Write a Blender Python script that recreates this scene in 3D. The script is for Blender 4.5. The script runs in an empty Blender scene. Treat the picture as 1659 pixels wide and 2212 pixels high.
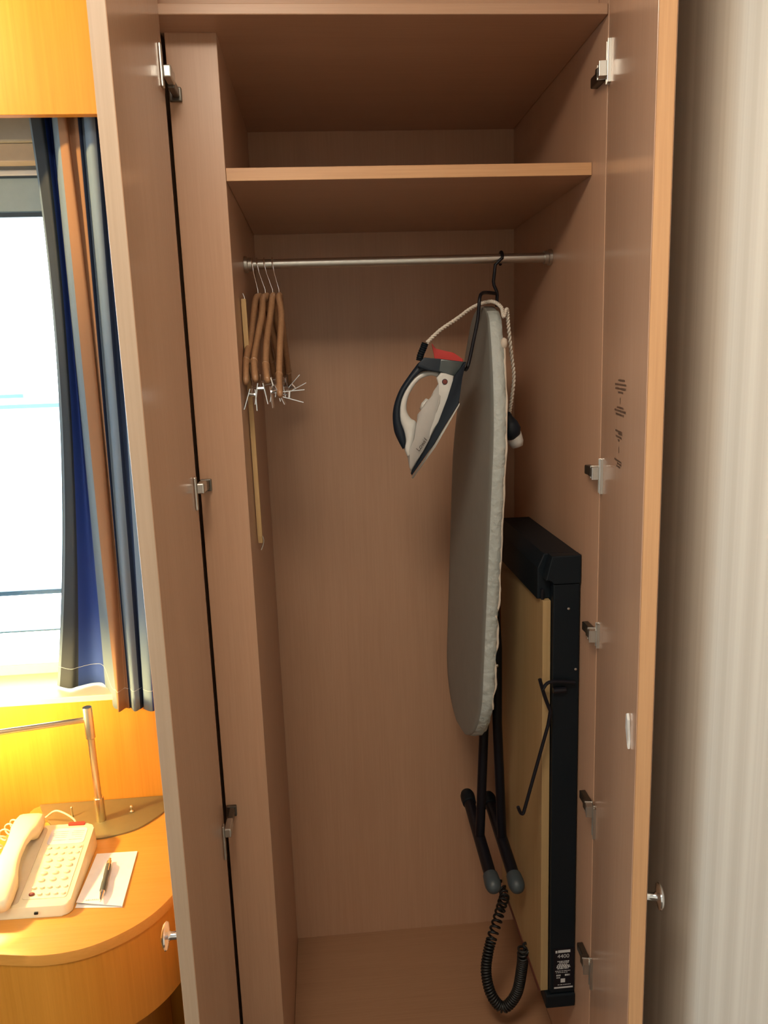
import bpy, bmesh, math, random
from mathutils import Vector, Matrix
random.seed(4)
SC = bpy.context.scene
C = SC.collection

# ------------------------------------------------------------------ camera
CX, CY, CZ, YAW, PITCH, ROLL, F = 0.1443, -1.3529, 1.6293, 0.0748, -0.1913, -0.0343, 1668.62
FW, FH = 1659.0, 2212.0
c_f = Vector((math.sin(YAW)*math.cos(PITCH), math.cos(YAW)*math.cos(PITCH), math.sin(PITCH)))
_r = Vector((math.cos(YAW), -math.sin(YAW), 0)); _u = _r.cross(c_f)
c_r = math.cos(ROLL)*_r + math.sin(ROLL)*_u
c_u = -math.sin(ROLL)*_r + math.cos(ROLL)*_u
c_o = Vector((CX, CY, CZ))
camd = bpy.data.cameras.new('camera'); cam = bpy.data.objects.new('camera', camd); C.objects.link(cam)
camd.sensor_fit = 'VERTICAL'; camd.sensor_height = 36.0; camd.lens = F*36.0/FH; camd.clip_start = 0.02
M = Matrix.Identity(4)
for i in range(3):
    M[i][0], M[i][1], M[i][2], M[i][3] = c_r[i], c_u[i], -c_f[i], c_o[i]
cam.matrix_world = M
SC.camera = cam
SC.view_settings.view_transform = 'Standard'; SC.view_settings.look = 'None'
SC.view_settings.gamma = 1.0; SC.view_settings.use_curve_mapping = False
SC.view_settings.exposure = 0.30

# ------------------------------------------------------------------ sky and large lights
W = bpy.data.worlds.new('World'); SC.world = W; W.use_nodes = True
wn = W.node_tree.nodes; wl = W.node_tree.links; wn.clear()
wo = wn.new('ShaderNodeOutputWorld'); wb = wn.new('ShaderNodeBackground')
wb.inputs[0].default_value = (0.86, 0.94, 1.0, 1); wb.inputs[1].default_value = 7.5
wl.new(wb.outputs[0], wo.inputs[0])

def area(name, loc, rot, sx, sy, power, col, portal=False, shape='RECTANGLE'):
    l = bpy.data.lights.new(name, 'AREA'); l.shape = shape; l.size = sx
    if shape == 'RECTANGLE': l.size_y = sy
    l.energy = power; l.color = col
    if portal: l.cycles.is_portal = True
    o = bpy.data.objects.new(name, l); C.objects.link(o); o.location = loc; o.rotation_euler = rot
    return o
WX0, WX1, WZ0, WZ1 = -2.75, -0.33, 0.885, 2.085            # the window opening
area('window_portal', ((WX0+WX1)/2, 0.66, (WZ0+WZ1)/2), (math.radians(-90), 0, 0), WX1-WX0, WZ1-WZ0, 1, (1, 1, 1), portal=True)
LY0, LY1, LZ0, LZ1 = -2.9, -0.75, 1.0, 2.2              # added window in the left wall, out of view, for side light
area('added_window_portal', (-3.36, (LY0+LY1)/2, (LZ0+LZ1)/2), (math.radians(90), 0, math.radians(-90)), LY1-LY0, LZ1-LZ0, 1, (1, 1, 1), portal=True)
CEIL_Z = 2.56
ADDED_LAMPS = [(-0.06, -1.04, 15.0), (-2.3, -1.6, 16.0)]  # unseen ceiling lamps added to brighten wardrobe and room
for lx, ly, lw in ADDED_LAMPS:
    area('added_ceiling_lamp_light', (lx, ly, CEIL_Z-0.085), (0, 0, 0), 0.56, 0.56, lw, (1.0, 0.87, 0.70), shape='DISK')

# ------------------------------------------------------------------ helpers
def ray(px, py): return c_f + (px-FW/2)/F*c_r - (py-FH/2)/F*c_u
def atY(px, py, Y): d = ray(px, py); return c_o + d*((Y-CY)/d.y)
def atX(px, py, X): d = ray(px, py); return c_o + d*((X-CX)/d.x)
def atZ(px, py, Z): d = ray(px, py); return c_o + d*((Z-CZ)/d.z)

ORG = {}
def org(o): return ORG.get(o.name, Vector((0, 0, 0))) if o else Vector((0, 0, 0))
def thing(name, label, cat, base=(0, 0, 0), group=None, kind=None):
    o = bpy.data.objects.new(name, None); C.objects.link(o); o.location = base; o.empty_display_size = .05
    o['label'] = label; o['category'] = cat
    if group: o['group'] = group
    if kind: o['kind'] = kind
    ORG[o.name] = Vector(base)
    return o
def obj(name, bm, mat, parent=None, smooth=False, label=None, cat=None, kind=None, group=None, auto=None):
    """links the bmesh (world coordinates) as one mesh object, moved into its parent's space"""
    base = org(parent)
    if base.length: bmesh.ops.translate(bm, verts=bm.verts, vec=-base)
    bmesh.ops.recalc_face_normals(bm, faces=bm.faces)
    me = bpy.data.meshes.new(name); bm.to_mesh(me); bm.free()
    for m in (mat if isinstance(mat, (list, tuple)) else [mat]): me.materials.append(m)
    if smooth or auto:
        for p in me.polygons: p.use_smooth = True
        if auto:
            try: me.set_sharp_from_angle(angle=math.radians(auto))
            except Exception: pass
    o = bpy.data.objects.new(name, me); C.objects.link(o)
    if parent: o.parent = parent
    ORG[o.name] = base
    if label: o['label'] = label
    if cat: o['category'] = cat
    if kind: o['kind'] = kind
    if group: o['group'] = group
    return o
def add_box(bm, x0, x1, y0, y1, z0, z1, bev=0.0, mtx=None, seg=2):
    r = bmesh.ops.create_cube(bm, size=1.0); vs = r['verts']
    for v in vs:
        v.co = Vector((x0+(v.co.x+.5)*(x1-x0), y0+(v.co.y+.5)*(y1-y0), z0+(v.co.z+.5)*(z1-z0)))
    if bev > 0:
        es = list({e for v in vs for e in v.link_edges})
        rr = bmesh.ops.bevel(bm, geom=es, offset=bev, segments=seg, profile=.5, affect='EDGES')
        vs = list({v for f in rr['faces'] for v in f.verts} | {v for v in vs if v.is_valid})
    if mtx is not None: bmesh.ops.transform(bm, matrix=mtx, verts=vs)
    return vs
def box(name, x0, x1, y0, y1, z0, z1, mat, parent=None, bev=0.0012, mtx=None, **k):
    bm = bmesh.new(); add_box(bm, x0, x1, y0, y1, z0, z1, bev, mtx); return obj(name, bm, mat, parent, **k)
def spline(pts, n=8, closed=False):
    P = [Vector(p) for p in pts]; out = []; m = len(P)
    rng = range(m) if closed else range(m-1)
    for i in rng:
        if closed: a, b, c, d = P[(i-1) % m], P[i], P[(i+1) % m], P[(i+2) % m]
        else: a, b, c, d = P[max(i-1, 0)], P[i], P[i+1], P[min(i+2, m-1)]
        for k in range(n):
            t = k/n
            out.append(.5*((2*b)+(c-a)*t+(2*a-5*b+4*c-d)*t*t+(3*b-a-3*c+d)*t**3))
    if not closed: out.append(P[-1])
    return out
def add_tube(bm, pts, r, seg=10, closed=False, cap=True, squash=None):
    P = [Vector(p) for p in pts]; n = len(P)
    R = r if isinstance(r, (list, tuple)) else [r]*n
    rings = []; prev = None
    for i in range(n):
        if closed: t = (P[(i+1) % n]-P[i-1])
        else: t = P[min(i+1, n-1)]-P[max(i-1, 0)]
        if t.length < 1e-9: t = Vector((0, 0, 1))
        t.normalize()
        if prev is None:
            a = Vector((0, 0, 1)) if abs(t.z) < .9 else Vector((1, 0, 0))
            u = t.cross(a).normalized()
        else:
            u = prev-t*prev.dot(t)
            u = u.normalized() if u.length > 1e-6 else t.orthogonal().normalized()
        prev = u; v = t.cross(u)
        sx, sy = squash if squash else (1, 1)
        rings.append([bm.verts.new(P[i]+R[i]*(sx*math.cos(2*math.pi*k/seg)*u+sy*math.sin(2*math.pi*k/seg)*v)) for k in range(seg)])
    rg = range(n) if closed else range(n-1)
    for i in rg:
        A, B = rings[i], rings[(i+1) % n]
        for k in range(seg):
            bm.faces.new((A[k], A[(k+1) % seg], B[(k+1) % seg], B[k]))
    if cap and not closed:
        bm.faces.new(rings[0]); bm.faces.new(rings[-1])
def tube(name, pts, r, mat, parent=None, seg=10, smooth=True, **k):
    bm = bmesh.new(); add_tube(bm, pts, r, seg); return obj(name, bm, mat, parent, auto=40, **k)
def add_lathe(bm, prof, loc, axis=(0, 0, 1), seg=24):
    """prof: (radius, height) pairs along the axis"""
    q = Vector((0, 0, 1)).rotation_difference(Vector(axis).normalized()); loc = Vector(loc)
    rings = []
    for r, h in prof:
        if r < 1e-6: rings.append([bm.verts.new(loc+q @ Vector((0, 0, h)))])
        else: rings.append([bm.verts.new(loc+q @ Vector((r*math.cos(2*math.pi*k/seg), r*math.sin(2*math.pi*k/seg), h))) for k in range(seg)])
    for A, B in zip(rings, rings[1:]):
        for k in range(seg):
            a0, a1 = A[k % len(A)], A[(k+1) % len(A)]; b0, b1 = B[k % len(B)], B[(k+1) % len(B)]
            vs = []
            for v in (a0, a1, b1, b0):
                if v not in vs: vs.append(v)
            if len(vs) > 2: bm.faces.new(vs)
    for R_ in (rings[0], rings[-1]):
        if len(R_) > 2: bm.faces.new(R_)
def add_plate(bm, outline, z0, z1, bev=0.0, seg=2):
    """outline: (x, y) polygon extruded from z0 to z1"""
    vs = [bm.verts.new((x, y, z0)) for x, y in outline]; f = bm.faces.new(vs)
    r = bmesh.ops.extrude_face_region(bm, geom=[f]); nv = [e for e in r['geom'] if isinstance(e, bmesh.types.BMVert)]
    for v in nv: v.co.z = z1
    if bev:
        es = [e for e in bm.edges if e.verts[0] in nv and e.verts[1] in nv]
        bmesh.ops.bevel(bm, geom=es, offset=bev, segments=seg, profile=.5, affect='EDGES')
def add_slab(bm, front, back, bev=0.0, seg=2):
    """two matching 3-D outlines joined into a solid"""
    A = [bm.verts.new(p) for p in front]; B = [bm.verts.new(p) for p in back]; n = len(A)
    fa = bm.faces.new(A); fb = bm.faces.new(B[::-1])
    for k in range(n): bm.faces.new((A[k], B[k], B[(k+1) % n], A[(k+1) % n]))
    if bev:
        es = list(fa.edges)+list(fb.edges)
        bmesh.ops.bevel(bm, geom=es, offset=bev, segments=seg, profile=.5, affect='EDGES', clamp_overlap=True)
def text_mesh(name, body, size, mtx, mat, parent, align='CENTER', shear=0.0):
    cu = bpy.data.curves.new(name, 'FONT'); cu.body = body; cu.size = size; cu.align_x = align; cu.shear = shear
    t = bpy.data.objects.new(name+'_tmp', cu); C.objects.link(t)
    bpy.context.view_layer.update()
    me = bpy.data.meshes.new_from_object(t.evaluated_get(bpy.context.evaluated_depsgraph_get()))
    bpy.data.objects.remove(t); bpy.data.curves.remove(cu)
    bm = bmesh.new(); bm.from_mesh(me); bpy.data.meshes.remove(me)
    bmesh.ops.transform(bm, matrix=mtx, verts=bm.verts)
    return obj(name, bm, mat, parent)
def frame(o, x, y, z=None):
    x = Vector(x).normalized(); y = Vector(y); y = (y-x*y.dot(x)).normalized(); z = x.cross(y)
    m = Matrix.Identity(4)
    for i in range(3): m[i][0], m[i][1], m[i][2], m[i][3] = x[i], y[i], z[i], o[i]
    return m

# ------------------------------------------------------------------ materials
def mat(name, col, rough=.5, metal=0.0, spec=.5, coat=0.0, emit=None, estr=0.0, alpha=None, trans=0.0, bump=None):
    m = bpy.data.materials.new(name); m.use_nodes = True; nt = m.node_tree; b = nt.nodes['Principled BSDF']
    b.inputs['Base Color'].default_value = (*col, 1); b.inputs['Roughness'].default_value = rough
    b.inputs['Metallic'].default_value = metal; b.inputs['Specular IOR Level'].default_value = spec
    b.inputs['Coat Weight'].default_value = coat; b.inputs['Transmission Weight'].default_value = trans
    if emit: b.inputs['Emission Color'].default_value = (*emit, 1); b.inputs['Emission Strength'].default_value = estr
    # a little unevenness so that no surface is one flat tone
    tc = nt.nodes.new('ShaderNodeTexCoord'); no = nt.nodes.new('ShaderNodeTexNoise')
    no.inputs['Scale'].default_value = bump[0] if bump else 60.0; no.inputs['Detail'].default_value = 3
    nt.links.new(tc.outputs['Object'], no.inputs['Vector'])
    mx = nt.nodes.new('ShaderNodeMix'); mx.data_type = 'RGBA'; mx.blend_type = 'MULTIPLY'
    mx.inputs['Factor'].default_value = .12
    mx.inputs['A'].default_value = (*col, 1); nt.links.new(no.outputs['Fac'], mx.inputs['B'])
    mul = nt.nodes.new('ShaderNodeMix'); mul.data_type = 'RGBA'; mul.blend_type = 'MULTIPLY'; mul.inputs['Factor'].default_value = 1
    mul.inputs['B'].default_value = (1.06, 1.06, 1.06, 1); nt.links.new(mx.outputs['Result'], mul.inputs['A'])
    nt.links.new(mul.outputs['Result'], b.inputs['Base Color'])
    if bump:
        bp = nt.nodes.new('ShaderNodeBump'); bp.inputs['Strength'].default_value = bump[1]; bp.inputs['Distance'].default_value = bump[2] if len(bump) > 2 else .002
        nt.links.new(no.outputs['Fac'], bp.inputs['Height']); nt.links.new(bp.outputs['Normal'], b.inputs['Normal'])
    return m
def wood(name, c1, c2, axis, rough=.35, spec=.45, scale=1.0, coat=0.0):
    """fine straight grain along one axis, as laminate or planed wood shows it"""
    m = bpy.data.materials.new(name); m.use_nodes = True; nt = m.node_tree; b = nt.nodes['Principled BSDF']
    tc = nt.nodes.new('ShaderNodeTexCoord')
    def noise(sl, sx, det):
        mp = nt.nodes.new('ShaderNodeMapping'); s = [sx*scale]*3; s['xyz'.index(axis)] = sl*scale
        mp.inputs['Scale'].default_value = s
        nt.links.new(tc.outputs['Object'], mp.inputs['Vector'])
        n = nt.nodes.new('ShaderNodeTexNoise'); n.inputs['Scale'].default_value = 1.0; n.inputs['Detail'].default_value = det
        n.inputs['Roughness'].default_value = .65
        nt.links.new(mp.outputs['Vector'], n.inputs['Vector']); return n
    a = noise(6, 260, 3); bb = noise(1.2, 16, 3)
    mx = nt.nodes.new('ShaderNodeMix'); mx.data_type = 'FLOAT'; mx.inputs['Factor'].default_value = .45
    nt.links.new(a.outputs['Fac'], mx.inputs['A']); nt.links.new(bb.outputs['Fac'], mx.inputs['B'])
    rp = nt.nodes.new('ShaderNodeValToRGB'); e = rp.color_ramp.elements
    e[0].position = .34; e[0].color = (*c2, 1); e[1].position = .66; e[1].color = (*c1, 1)
    nt.links.new(mx.outputs['Result'], rp.inputs['Fac']); nt.links.new(rp.outputs['Color'], b.inputs['Base Color'])
    b.inputs['Roughness'].default_value = rough; b.inputs['Specular IOR Level'].default_value = spec
    b.inputs['Coat Weight'].default_value = coat; b.inputs['Coat Roughness'].default_value = .15
    return m
B1, B2 = (0.51, 0.305, 0.195), (0.455, 0.265, 0.165)
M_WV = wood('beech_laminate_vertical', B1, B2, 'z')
M_WH = wood('beech_laminate_horizontal', B1, B2, 'x')
M_DOOR = wood('beech_laminate_door', B1, B2, 'z', rough=.2, spec=.55)
M_EDGE = wood('beech_edge_band', (0.60, 0.335, 0.165), (0.50, 0.265, 0.125), 'z', rough=.4)
M_EDGEH = wood('beech_edge_band_horizontal', (0.60, 0.335, 0.165), (0.50, 0.265, 0.125), 'x', rough=.4)
M_EDGEL = wood('dimmed_edge_band', (0.385, 0.275, 0.190), (0.33, 0.232, 0.155), 'z', rough=.5)  # left door edge: its dimmer, greyer light is put into the colour
M_BASEW = wood('shaded_beech_base', (0.40, 0.222, 0.125), (0.345, 0.185, 0.10), 'x', rough=.4)  # beech darkened so the base board carries the dim light down there
M_PANEL = wood('beech_veneer_panel', (0.60, 0.250, 0.032), (0.50, 0.198, 0.020), 'z', rough=.4, scale=.6)
M_TABLE = wood('beech_veneer_table', (0.62, 0.285, 0.060), (0.55, 0.243, 0.042), 'x', rough=.3, scale=.8)
M_PRESS = wood('pale_press_board', (0.44, 0.30, 0.145), (0.37, 0.24, 0.105), 'z', rough=.5)
M_HANG = wood('hanger_wood', (0.42, 0.235, 0.125), (0.31, 0.16, 0.08), 'y', rough=.35)
M_SLAT = wood('pale_slat_wood', (0.62, 0.42, 0.20), (0.5, 0.32, 0.14), 'z', rough=.5)
M_STEEL = mat('brushed_steel', (.60, .58, .54), .38, 1.0)
M_HINGE = mat('dull_hinge_steel', (.16, .145, .125), .4, 1.0)
M_CHROME = mat('bright_chrome', (.80, .82, .85), .14, 1.0)
M_NICKEL = mat('satin_nickel', (.72, .65, .46), .30, 1.0)
M_BASE = mat('brushed_brass_plate', (.30, .26, .13), .55, .7)
M_BLACK = mat('black_plastic', (.004, .008, .012), .5, spec=.25)
M_BLACKM = mat('black_painted_steel', (.006, .006, .010), .4, spec=.3)
M_NAVY = mat('navy_black_plastic', (.007, .014, .025), .45, spec=.35)
M_SMOKE = mat('smoky_tank_plastic', (.055, .068, .07), .22)
M_WHITEP = mat('white_plastic', (.60, .59, .56), .32)
M_GREYP = mat('silver_grey_plastic', (.44, .42, .40), .3)
M_CAP = mat('grey_rubber', (.045, .060, .070), .45)
M_RED = mat('red_plastic', (.52, .035, .03), .4)
M_MAROON = mat('maroon_button', (.16, .03, .02), .3)
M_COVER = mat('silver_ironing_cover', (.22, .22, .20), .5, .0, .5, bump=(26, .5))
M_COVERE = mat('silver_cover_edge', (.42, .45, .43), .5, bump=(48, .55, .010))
M_PIPING = mat('cotton_piping', (.62, .53, .44), .8)
M_ROPE = mat('white_braided_cord', (.66, .60, .52), .8)
M_CABLE = mat('black_rubber_cable', (.010, .010, .010), .45)
M_PAD = mat('maroon_press_pad', (.13, .035, .018), .7)
M_CREAM = mat('cream_plastic', (.76, .69, .46), .35)
M_CREAMD = mat('cream_plastic_recess', (.55, .48, .34), .45)
M_CARD = mat('grey_card_window', (.62, .62, .66), .25)
M_PAPER = mat('white_paper', (.82, .81, .80), .7)
M_INK = mat('dark_print', (.045, .030, .022), .6)
M_FADED = mat('faded_print', (.11, .06, .035), .6)
M_INKG = mat('grey_print', (.30, .30, .32), .6)
M_WHITEPR = mat('white_print', (.55, .55, .55), .6)
M_PENG = mat('pen_grip_grey', (.045, .06, .065), .4)
M_FRAME = mat('window_frame_grey', (.34, .42, .42), .4)
M_GASKET = mat('black_gasket', (.03, .05, .07), .5)
M_RAILM = mat('blue_grey_rail', (.05, .11, .16), .4)
M_WALLP = mat('cream_wall_paint', (.70, .66, .58), .8)
M_CEIL = mat('white_ceiling_paint', (.80, .78, .74), .85)
M_BLIND = mat('pale_blind_fabric', (.42, .40, .35), .7)
M_BLINDB = mat('beige_lintel', (.62, .50, .36), .7)
M_SHADE = mat('cream_lamp_shade', (.80, .70, .52), .8)
M_STITCH = mat('pale_stitching', (.55, .6, .66), .8)
M_SILL = mat('cream_sill', (.74, .66, .46), .4)
M_CLAY = mat('pale_far_wall', (.5, .62, .64), .8)

def carpet():
    m = mat('brown_carpet', (.07, .05, .035), .95, bump=(300, .6)); return m
def wallpaper():
    """cream paper with narrow vertical stripes of uneven width"""
    m = bpy.data.materials.new('striped_wallpaper'); m.use_nodes = True; nt = m.node_tree; b = nt.nodes['Principled BSDF']
    tc = nt.nodes.new('ShaderNodeTexCoord')
    def n1(sy, det=0):
        mp = nt.nodes.new('ShaderNodeMapping'); mp.inputs['Scale'].default_value = (0, sy, 0)
        nt.links.new(tc.outputs['Object'], mp.inputs['Vector'])
        n = nt.nodes.new('ShaderNodeTexNoise'); n.inputs['Scale'].default_value = 1; n.inputs['Detail'].default_value = det
        nt.links.new(mp.outputs['Vector'], n.inputs['Vector']); return n
    a, c = n1(34, 1), n1(150, 1)
    mx = nt.nodes.new('ShaderNodeMix'); mx.data_type = 'FLOAT'; mx.inputs['Factor'].default_value = .3
    nt.links.new(a.outputs['Fac'], mx.inputs['A']); nt.links.new(c.outputs['Fac'], mx.inputs['B'])
    rp = nt.nodes.new('ShaderNodeValToRGB'); rp.color_ramp.interpolation = 'LINEAR'
    e = rp.color_ramp.elements; e[0].position = .40; e[0].color = (.62, .57, .49, 1); e[1].position = .62; e[1].color = (.715, .67, .585, 1)
    k = rp.color_ramp.elements.new(.5); k.color = (.67, .62, .54, 1)
    nt.links.new(mx.outputs['Result'], rp.inputs['Fac']); nt.links.new(rp.outputs['Color'], b.inputs['Base Color'])
    b.inputs['Roughness'].default_value = .7; b.inputs['Specular IOR Level'].default_value = .3
    return m
def glass():
    m = bpy.data.materials.new('window_glass'); m.use_nodes = True; nt = m.node_tree; nt.nodes.clear()
    o = nt.nodes.new('ShaderNodeOutputMaterial'); t = nt.nodes.new('ShaderNodeBsdfTransparent'); g = nt.nodes.new('ShaderNodeBsdfGlossy')
    t.inputs[0].default_value = (.93, .97, .98, 1); g.inputs['Roughness'].default_value = .02
    fr = nt.nodes.new('ShaderNodeFresnel'); fr.inputs[0].default_value = 1.45
    mx = nt.nodes.new('ShaderNodeMixShader'); nt.links.new(fr.outputs[0], mx.inputs[0]); nt.links.new(t.outputs[0], mx.inputs[1]); nt.links.new(g.outputs[0], mx.inputs[2])
    nt.links.new(mx.outputs[0], o.inputs[0]); return m
def cloth():
    m = bpy.data.materials.new('striped_curtain_cloth'); m.use_nodes = True; nt = m.node_tree; nt.nodes.clear()
    o = nt.nodes.new('ShaderNodeOutputMaterial'); at = nt.nodes.new('ShaderNodeAttribute'); at.attribute_name = 'stripe'
    d = nt.nodes.new('ShaderNodeBsdfPrincipled'); d.inputs['Roughness'].default_value = .8; d.inputs['Specular IOR Level'].default_value = .2
    tc = nt.nodes.new('ShaderNodeTexCoord'); no = nt.nodes.new('ShaderNodeTexNoise'); no.inputs['Scale'].default_value = 900
    nt.links.new(tc.outputs['Object'], no.inputs['Vector'])
    bp = nt.nodes.new('ShaderNodeBump'); bp.inputs['Strength'].default_value = .15; bp.inputs['Distance'].default_value = .001
    nt.links.new(no.outputs['Fac'], bp.inputs['Height']); nt.links.new(bp.outputs['Normal'], d.inputs['Normal'])
    tr = nt.nodes.new('ShaderNodeBsdfTranslucent'); mx = nt.nodes.new('ShaderNodeMixShader'); mx.inputs[0].default_value = .14
    nt.links.new(at.outputs['Color'], d.inputs['Base Color']); nt.links.new(at.outputs['Color'], tr.inputs['Color'])
    nt.links.new(d.outputs[0], mx.inputs[1]); nt.links.new(tr.outputs[0], mx.inputs[2]); nt.links.new(mx.outputs[0], o.inputs[0]); return m
M_GLASS, M_CLOTH, M_PAPERW, M_CARPET = glass(), cloth(), wallpaper(), carpet()

# ------------------------------------------------------------------ the room
FLOOR = -0.08; RX0, RX1, RY0, RY1 = -3.3, 0.69, -3.3, 0.66
S = dict(kind='structure')
box('floor', RX0-.1, RX1+.1, RY0-.1, RY1+.1, FLOOR-.1, FLOOR, M_CARPET, None, 0, label='brown carpet floor of the hotel room', cat='floor', **S)
box('ceiling', RX0-.1, RX1+.1, RY0-.1, RY1+.1, CEIL_Z, CEIL_Z+.1, M_CEIL, None, 0, label='plain white ceiling above the wardrobe', cat='ceiling', **S)
box('wall_right', RX1, RX1+.1, RY0, RY1, FLOOR, CEIL_Z, M_PAPERW, None, 0, label='cream striped wallpaper wall right of the wardrobe', cat='wall', **S)
bm = bmesh.new()
add_box(bm, RX0-.1, RX0, RY0, LY0, FLOOR, CEIL_Z); add_box(bm, RX0-.1, RX0, LY1, RY1, FLOOR, CEIL_Z)
add_box(bm, RX0-.1, RX0, LY0, LY1, FLOOR, LZ0); add_box(bm, RX0-.1, RX0, LY0, LY1, LZ1, CEIL_Z)
obj('wall_left', bm, M_WALLP, None, label='plain cream wall at the far left with an added window', cat='wall', **S)
box('wall_front', RX0, RX1, RY0-.1, RY0, FLOOR, CEIL_Z, M_WALLP, None, 0, label='plain cream wall behind the viewer', cat='wall', **S)
bm = bmesh.new()
add_box(bm, RX0, WX0, .60, .70, FLOOR, CEIL_Z); add_box(bm, WX1, RX1, .645, .745, FLOOR, CEIL_Z)
add_box(bm, WX0, WX1, .60, .70, FLOOR, .86); add_box(bm, WX0, WX1, .60, .70, WZ1, CEIL_Z); add_box(bm, WX1, -.115, .56, .645, FLOOR, CEIL_Z)
obj('wall_back', bm, M_WALLP, None, label='cream outer wall around the window', cat='wall', **S)
box('trim_1', RX0, -.114, .42, .438, FLOOR, .862, M_PANEL, None, .001, label='warm beech wall panel below the window sill', cat='wall panel', **S)
box('trim_2', RX0, -.114, .416, .60, .862, .877, M_SILL, None, .002, label='cream window sill above the beech panel', cat='window sill', **S)
box('trim_3', RX0, -.114, .335, .355, 2.130, CEIL_Z, M_PANEL, None, .001, label='beech pelmet board above the curtain', cat='pelmet', **S)

# window
wdw = thing('window_1', 'bright grey framed window behind the striped curtain', 'window', (WX1, .58, .88), kind='structure')
def rail(name, x0, x1, z0, z1, m, y0=.575, y1=.615, bev=.003): return box(name, x0, x1, y0, y1, z0, z1, m, wdw, bev)
rail('top_rail', WX0, WX1, 1.995, 2.070, M_FRAME)
rail('head_strip', WX0, WX1, 2.072, 2.085, M_CEIL, .57, .61)
rail('gasket', WX0, WX1, 2.068, 2.0745, M_GASKET, .572, .580, .0005)
rail('gasket', WX0, WX1, 1.984, 1.994, M_GASKET, .574, .584, .0005)
rail('bottom_rail', WX0, WX1, .877, .905, M_SILL)
rail('jamb', WX0, WX0+.06, .905, 1.995, M_FRAME); rail('jamb', WX1-.05, WX1, .905, 1.995, M_FRAME)
rail('mullion', -1.62, -1.56, .905, 1.995, M_FRAME)
for x0, x1 in ((WX0+.06, -1.62), (-1.56, WX1-.05)):
    rail('pane', x0, x1, .905, 1.985, M_GLASS, .596, .599, 0)
box('guard_bar', WX0, WX1, .630, .640, 1.072, 1.084, M_RAILM, wdw, .001)
box('guard_bar', -.93, WX1, .632, .637, .972, .976, M_RAILM, wdw, .0005)
w2 = thing('added_window', 'added window out of view in the far left wall', 'window', (RX0, LY0, LZ0), kind='structure')
for y0, y1, z0, z1 in ((LY0, LY1, LZ0, LZ0+.05), (LY0, LY1, LZ1-.05, LZ1), (LY0, LY0+.05, LZ0+.05, LZ1-.05), (LY1-.05, LY1, LZ0+.05, LZ1-.05)):
    box('frame_bar', RX0-.06, RX0-.02, y0, y1, z0, z1, M_FRAME, w2, .002)
box('pane', RX0-.042, RX0-.039, LY0+.05, LY1-.05, LZ0+.05, LZ1-.05, M_GLASS, w2, 0)
# blind housing above the window
bl = thing('blind_box', 'pale roller blind housing above the window', 'blind', (-1.5, .5, 2.09))
box('housing', WX0, WX1, .508, .558, 2.128, 2.21, M_BLIND, bl, .004)
box('lower_strip', WX0, WX1, .520, .562, 2.090, 2.1275, M_BLINDB, bl, .002)

# far roofs below the white sky
roofs = [((-8.9, 30), 7, .9, 'low pale flat roof seen far through the window', .45), ((-15.5, 34), 5, 1.6, 'wider pale block seen far through the window', .05)]
for (rx, ry), w, h, lab, zz in roofs:
    t = thing('far_building', lab, 'building', (rx, ry, -6), group='pale roofs far outside the window')
    box('wall', rx-w/2, rx+w/2, ry, ry+4, -6, h-1+zz, M_CLAY, t, 0)
    box('roof', rx-w/2-.2, rx+w/2+.2, ry-.2, ry+4.2, h-1+zz, h-.85+zz, M_RAILM, t, 0)

# fixtures of the added ceiling lamps, out of view
for i, (lx, ly, lw) in enumerate(ADDED_LAMPS):
    t = thing('added_ceiling_lamp', ('added round white ceiling lamp out of view nearest the wardrobe' if i == 0 else 'added round white ceiling lamp out of view farther from the wardrobe'), 'lamp', (lx, ly, CEIL_Z), group='added flush ceiling lamps')
    bm = bmesh.new(); add_lathe(bm, [(.0, 0), (.31, 0), (.31, -.03), (.29, -.04), (0, -.04)], (lx, ly, CEIL_Z-.0005), seg=32); obj('housing', bm, M_CEIL, t, auto=30)
    bm = bmesh.new(); add_lathe(bm, [(.285, -.041), (.285, -.06), (.24, -.075), (0, -.08)], (lx, ly, CEIL_Z), seg=32)
    obj('diffuser', bm, mat('lamp_diffuser', (.9, .85, .75), .5, emit=(1, .82, .6), estr=3.0), t, auto=30)

# ------------------------------------------------------------------ the wardrobe
IW, ID, ZT, ZS = .640, .6279, 2.1732, 1.9418
ST = .066
wr = thing('wardrobe', 'tall beech wardrobe standing open with both doors swung out', 'wardrobe', (.27, .3, FLOOR))
box('back_panel', -.002, IW+.002, ID, ID+.008, -.02, ZT+.02, M_WV, wr, 0)
box('side_panel', -.020, -.0002, ST+.021, ID, FLOOR, ZT+.02, M_WV, wr, .0006)
box('side_panel', IW, IW+.020, 0, ID, FLOOR, 2.34, M_WV, wr, .0008)
box('outer_panel', -.113, -.0935, .006, ID, FLOOR, 2.34, M_WV, wr, .0008)
box('stile', -.0845, 0, ST, ST+.021, FLOOR, ZT, M_WV, wr, .0008)
box('top_panel', -.0915, IW-.0005, .000, ID, ZT, ZT+.0165, M_WH, wr, .0015)
box('fascia', -.0915, IW-.0005, .045, .065, ZT+.017, 2.34, M_WH, wr, .0005)
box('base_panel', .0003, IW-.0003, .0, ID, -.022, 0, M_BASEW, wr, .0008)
box('plinth', .0003, IW-.0003, .05, .07, FLOOR, -.0225, M_WH, wr, .0008)
sh = box('shelf', .0005, IW-.0005, ST+.0016, ID-.001, ZS, ZS+.0215, M_WH, wr, .0006)
box('edge_band', .0007, IW-.0007, ST+.0006, ST+.0022, ZS+.0003, ZS+.0212, M_EDGEH, sh, .0004)
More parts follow.
